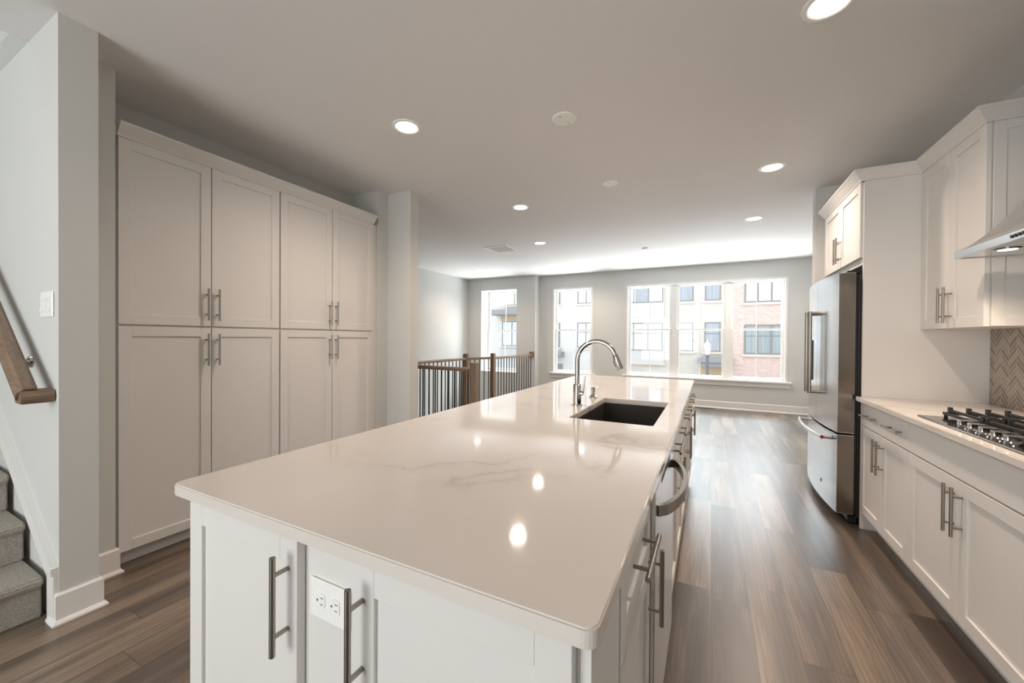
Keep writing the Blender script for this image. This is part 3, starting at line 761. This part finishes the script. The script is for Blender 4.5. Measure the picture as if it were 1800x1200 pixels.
can(-4.40, 7.05, 'lit recessed ceiling light over the stairwell')
can(-2.26, 7.47, 'small far recessed ceiling light before the middle narrow window')
can(.456, 7.579, 'farthest recessed ceiling light in front of the triple window')
can(.449, 5.409, 'lit recessed ceiling light in the living room beyond the refrigerator')
for x, y, rr_, lb in ((-.862, 2.425, .078, 'larger white round junction cover on the ceiling above the island'), (-.833, 3.62, .07, 'white round junction cover on the ceiling past the island sink')):
    root = thing('ceiling_cover', (x, y, CZ), lb, 'ceiling cover', 'round ceiling covers')
    MB().lathe((x, y, CZ), [(rr_, -.0003), (rr_, -.005), (rr_*.93, -.008), (0, -.008)]).build('disc', M['white_plastic'], root)
    for s_ in (-1, 1): MB().cyl((x+.012*s_, y+.045*s_, CZ-.0078), (x+.012*s_, y+.045*s_, CZ-.0095), .004, seg=10).build('screw', M['slot'], root)
tag(MB().lathe((-.925, 6.427, CZ), [(.05, -.0003), (.05, -.012), (.04, -.022), (0, -.022)]).build('smoke_detector', M['white_plastic']), 'tiny white round detector on the far living room ceiling', 'smoke detector')
vt = thing('air_vent', (-3.0, 5.5, CZ), 'white rectangular louvred air vent in the far ceiling', 'vent')
v0 = (-3.20, -2.80, 5.28, 5.72)
b_ = MB(); a_, b2, c_, d_ = v0
b_.box(a_, b2, c_, c_+.03, CZ-.008, CZ-.0005, .001); b_.box(a_, b2, d_-.03, d_, CZ-.008, CZ-.0005, .001); b_.box(a_, a_+.03, c_+.03, d_-.03, CZ-.008, CZ-.0005, .001); b_.box(b2-.03, b2, c_+.03, d_-.03, CZ-.008, CZ-.0005, .001)
b_.build('frame', M['white_plastic'], vt)
b_ = MB()
for k_ in range(15):
    y = c_+.045+k_*(d_-c_-.09)/14; b_.obox((0, y, CZ-.006), (1, 0, 0), V((0, 1, .12)).normalized(), V((0, -.12, 1)).normalized(), a_+.03, b2-.03, -.010, .010, -.001, .001)
b_.box(a_+.03, b2-.03, c_+.03, d_-.03, CZ-.0015, CZ-.0005)
b_.build('louvres', M['white_plastic'], vt)
fv = thing('floor_register', (-.07, 8.26, 0), 'dark slim floor register below the triple window', 'vent')
MB().box(-.24, .09, 8.20, 8.305, .0003, .006, .001).build('plate', M['slot'], fv)
b_ = MB()
for k_ in range(12): b_.box(-.22+k_*.025, -.205+k_*.025, 8.215, 8.29, .006, .008)
b_.build('slats', M['steel_dark'], fv)

# ------------------------------------------------------------------ stair railing
rl = thing('stair_railing', (-3.6, 5.5, 0), 'oak railing with square newel posts and black iron balusters around the stairwell', 'railing')
NW = .038
def newel(x, y, top):
    n_ = MB().box(x-NW, x+NW, y-NW, y+NW, .0005, top-.012, .002); n_.prism([(x-NW, y-NW, top-.013), (x+NW, y-NW, top-.013), (x+NW, y+NW, top-.013), (x-NW, y+NW, top-.013)], (0, 0, .012), .005)
    return n_.build('newel_post', M['oak_z'], rl)
Dp, Cp, Bp, Lp = (-2.47, 3.88), (-3.685, 6.44), (-3.975, 5.95), (-3.89, 3.98)
newel(*Dp, 1.005); newel(*Cp, 1.012); newel(*Bp, 1.012); newel(*Lp, 1.01)
RT = .945
def guard(a_, b_, mat, n_, start=True, end=True, slack=.05):
    a_, b_ = V((*a_, 0)), V((*b_, 0)); d_ = (b_-a_).normalized(); p0 = a_+d_*(NW if start else 0); p1 = b_-d_*(NW if end else .001); s_ = V((-d_.y, d_.x, 0))
    prof = [(-.029, -.024), (.029, -.024), (.031, -.006), (.026, .012), (.014, .022), (-.014, .022), (-.026, .012), (-.031, -.006)]
    hr_ = MB().prism([p0+s_*o+Z1*(RT-.022+z) for o, z in prof], p1-p0); hr_.build('rail', mat, rl)
    sh_ = MB().obox(p0, d_, s_, Z1, 0, (p1-p0).length, -.03, .03, .0006, .025, .002).build('shoe_rail', mat, rl)
    L_ = (p1-p0).length
    for k_ in range(n_):
        q = p0+d_*(L_*(k_+.5)/n_); MB().obox(q, d_, s_, Z1, -.0065, .0065, -.0065, .0065, .0252, RT-.0465).build('baluster', M['baluster'], rl)
guard(Dp, (Lp[0], Lp[1]), M['oak_x'], 13)
guard(Lp, Bp, M['oak_y'], 17)
guard(Bp, Cp, M['oak_y'], 5)
guard(Cp, (-3.612, 8.097), M['oak_y'], 15, end=False)
MB().box(-3.67, -3.555, 8.082, 8.0995, .885, 1.0, .003).build('rosette', M['oak_z'], rl)

# ------------------------------------------------------------------ outside: street and houses across it
EY = 26.0
gz = -3.2
tag(MB().box(-60, 40, 9.2, 60, gz-.2, gz).build('street', M['street']), 'pale street and pavement between the houses', 'street')
bpy.data.objects['street']['kind'] = 'structure'
def extwin(root, x0, x1, z0, z1, y, cols, pane, trans=None, frame=.055, sill=True):
    fr_ = MB(); fr_.box(x0, x1, y-.03, y+.06, z0, z0+frame); fr_.box(x0, x1, y-.03, y+.06, z1-frame, z1)
    cw = (x1-x0)/cols
    for k_ in range(cols+1):
        xx = min(max(x0+k_*cw, x0+frame/2), x1-frame/2); fr_.box(xx-frame/2, xx+frame/2, y-.03, y+.06, z0+frame, z1-frame)
    if trans: fr_.box(x0+frame, x1-frame, y-.025, y+.06, z0+(z1-z0)*trans-.02, z0+(z1-z0)*trans+.02)
    w_ = fr_.build('window', M['ext_frame'], root)
    MB().box(x0+.02, x1-.02, y-.004, y+.01, z0+.02, z1-.02).build('pane', M[pane], w_)
    if sill: MB().box(x0-.12, x1+.12, y-.10, y+.001, z0-.14, z0-.002).build('sill', M['stone_sill'], w_)
TOP = 8.6
# pale panelled house
h1 = thing('townhouse', (-3.6, EY+3, gz), 'pale brick townhouse with grey panel bay seen through the left pane of the triple window', 'building', 'townhouses across the street')
MB().box(-6.6, -2.05, EY, EY+8, gz, TOP).build('wall', M['brick_cream'], h1)
MB().box(-5.6, -2.55, EY-.18, EY-.001, -.12, TOP-.3).build('bay_panel', M['panel_grey'], h1)
extwin(h1, -5.25, -2.62, .60, 2.34, EY-.19, 3, 'pane_light', .62, sill=False); extwin(h1, -5.25, -2.62, 3.63, 5.4, EY-.19, 3, 'pane_light', .62, sill=False)
MB().box(-4.28, -3.42, EY-.215, EY-.195, 3.68, 5.35).build('blind', M['pane_blue'], h1)
MB().box(-5.7, -2.45, EY-.24, EY-.001, -.30, -.121).build('ledge', M['stone_sill'], h1)
MB().box(-4.25, -3.95, EY-.26, EY-.181, 2.74, 2.92, .01).build('vent_hood', M['white_plastic'], h1)
# cream brick house
h2 = thing('townhouse', (-.5, EY+3, gz), 'cream brick townhouse with canopied door seen through the centre pane of the triple window', 'building', 'townhouses across the street')
MB().box(-2.045, 1.13, EY, EY+8, gz, TOP).build('wall', M['brick_cream'], h2)
for z0, z1 in ((.60, 2.34), (3.63, 5.4)):
    extwin(h2, -1.78, -.91, z0, z1, EY-.02, 1, 'pane_light' if z0 < 1 else 'pane_blue', .62); extwin(h2, -.29, .55, z0, z1, EY-.02, 1, 'pane_blue', .62)
MB().box(-.74, -.50, EY-.10, EY-.001, 2.72, 2.92, .01).build('vent_hood', M['white_plastic'], h2)
c_ = MB(); c_.box(-.55, 1.12, EY-.9, EY-.001, .02, .25); c_.box(-.62, 1.125, EY-.98, EY-.9, .0, .27); c_.box(-.5, 1.12, EY-.85, EY-.001, -.25, .02); c_.build('canopy', M['awning'], h2)
c_ = MB(); c_.box(-.5, 1.1, EY-.06, EY-.001, -1.0, -.25); c_.build('slat_band', M['tan_wood'], h2)
d_ = MB(); d_.box(.02, .95, EY-.05, EY-.001, -3.1, -1.0); d_.build('door', M['awning'], h2)
# red brick house
h3 = thing('townhouse', (4.0, EY+3, gz), 'red brick townhouse seen through the right pane of the triple window', 'building', 'townhouses across the street')
MB().box(1.135, 8.5, EY-.25, EY+8, gz, TOP).build('wall', M['brick_red'], h3)
for z0, z1, pn in ((.50, 2.17, 'pane_green'), (3.42, 5.2, 'pane_light')):
    extwin(h3, 1.73, 3.68, z0, z1, EY-.27, 3, pn, .62, frame=.08); extwin(h3, 5.0, 6.9, z0, z1, EY-.27, 3, pn, .62, frame=.08)
MB().box(1.44, 1.68, EY-.36, EY-.2505, 2.56, 2.76, .01).build('vent_hood', M['white_plastic'], h3)
# white house seen through the narrow windows
h4 = thing('townhouse', (-9.2, EY+3, gz), 'white brick townhouse seen through the middle narrow window', 'building', 'townhouses across the street')
MB().box(-11.8, -6.605, EY, EY+8, gz, TOP).build('wall', M['brick_white'], h4)
for z0, z1 in ((.70, 2.42), (3.72, 5.4)):
    extwin(h4, -8.16, -6.95, z0, z1, EY-.02, 2, 'pane_light', .62); extwin(h4, -10.3, -9.43, z0, z1, EY-.02, 1, 'pane_green', .62)
c_ = MB(); c_.box(-10.9, -9.10, EY-.9, EY-.001, .02, .40); c_.box(-10.98, -9.02, EY-.97, EY-.9, .1, .45); c_.build('canopy', M['awning'], h4)
MB().box(-10.2, -9.2, EY-.05, EY-.001, -3.1, -.45).build('door', M['awning'], h4)
h5 = thing('townhouse', (-15.5, EY+3, gz), 'pale townhouse with grey canopy seen through the left narrow window over the stairwell', 'building', 'townhouses across the street')
MB().box(-19.5, -11.805, EY, EY+8, gz, TOP).build('wall', M['brick_white'], h5)
extwin(h5, -13.75, -12.3, 3.78, 5.3, EY-.02, 2, 'pane_light', .62); extwin(h5, -14.05, -12.4, .73, 2.58, EY-.02, 2, 'pane_light', .62); extwin(h5, -17.4, -15.8, .73, 2.58, EY-.02, 2, 'pane_light', .62)
c_ = MB(); c_.box(-14.5, -12.1, EY-.9, EY-.001, 3.0, 3.30); c_.box(-14.58, -12.02, EY-.97, EY-.9, 3.05, 3.42); c_.build('canopy', M['awning'], h5)
MB().box(-14.2, -12.3, EY-.04, EY-.001, 2.62, 3.0).build('slat_band', M['tan_wood'], h5)
MB().box(-14.2, -12.3, EY-.05, EY-.001, -.3, .55).build('bay_panel', M['panel_grey'], h5)
# street lamp: nearer than the houses
LY = 17.5; lx = -.085
lm = thing('street_lamp', (lx, LY, gz), 'dark post street lamp with a white glass lantern outside the triple window', 'street lamp')
MB().lathe((lx, LY, gz), [(0, .0005), (.16, .0005), (.15, .5), (.075, .6), (.06, 1.2), (.048, 3.80), (.07, 3.84), (.07, 3.90), (0, 3.91)]).build('post', M['lamp_post'], lm)
z0 = gz+3.90
MB().lathe((lx, LY, z0), [(0, .001), (.085, .001), (.155, .30), (.16, .33), (0, .33)], seg=6).build('lantern', M['pane_blue'], lm)
MB().lathe((lx, LY, z0), [(.185, .331), (.18, .35), (.12, .45), (.05, .52), (.03, .58), (0, .64)], seg=16).build('lantern_cap', M['ext_frame'], lm)
# shrub by the white house's door
sb = MB(); rng = random.Random(3)
for k_ in range(70):
    c_ = V((-10.45+rng.gauss(0, .18), EY-1.0+rng.gauss(0, .14), gz+.2+rng.random()*2.35)); a_ = V((rng.gauss(0, 1), rng.gauss(0, 1), rng.gauss(0, 1))).normalized(); b_ = a_.orthogonal().normalized()
    for q in range(5):
        d_ = (a_*math.cos(q*1.3)+b_*math.sin(q*1.3)+Z1*.4).normalized(); s_ = d_.orthogonal().normalized()*.05; n_ = d_.cross(s_)
        sb.prism([c_, c_+d_*.10+s_, c_+d_*.2, c_+d_*.10-s_], n_.normalized()*.004)
sh_ = thing('shrub', (-10.45, EY-1.0, gz), 'small green shrub by the white townhouse door', 'shrub')
sb.build('leaves', M['foliage'], sh_)['kind'] = 'stuff'
MB().tube([(-10.45, EY-1.0, gz+.0005), (-10.45, EY-1.0, gz+1.9)], .03).build('stem', M['tan_wood'], sh_)
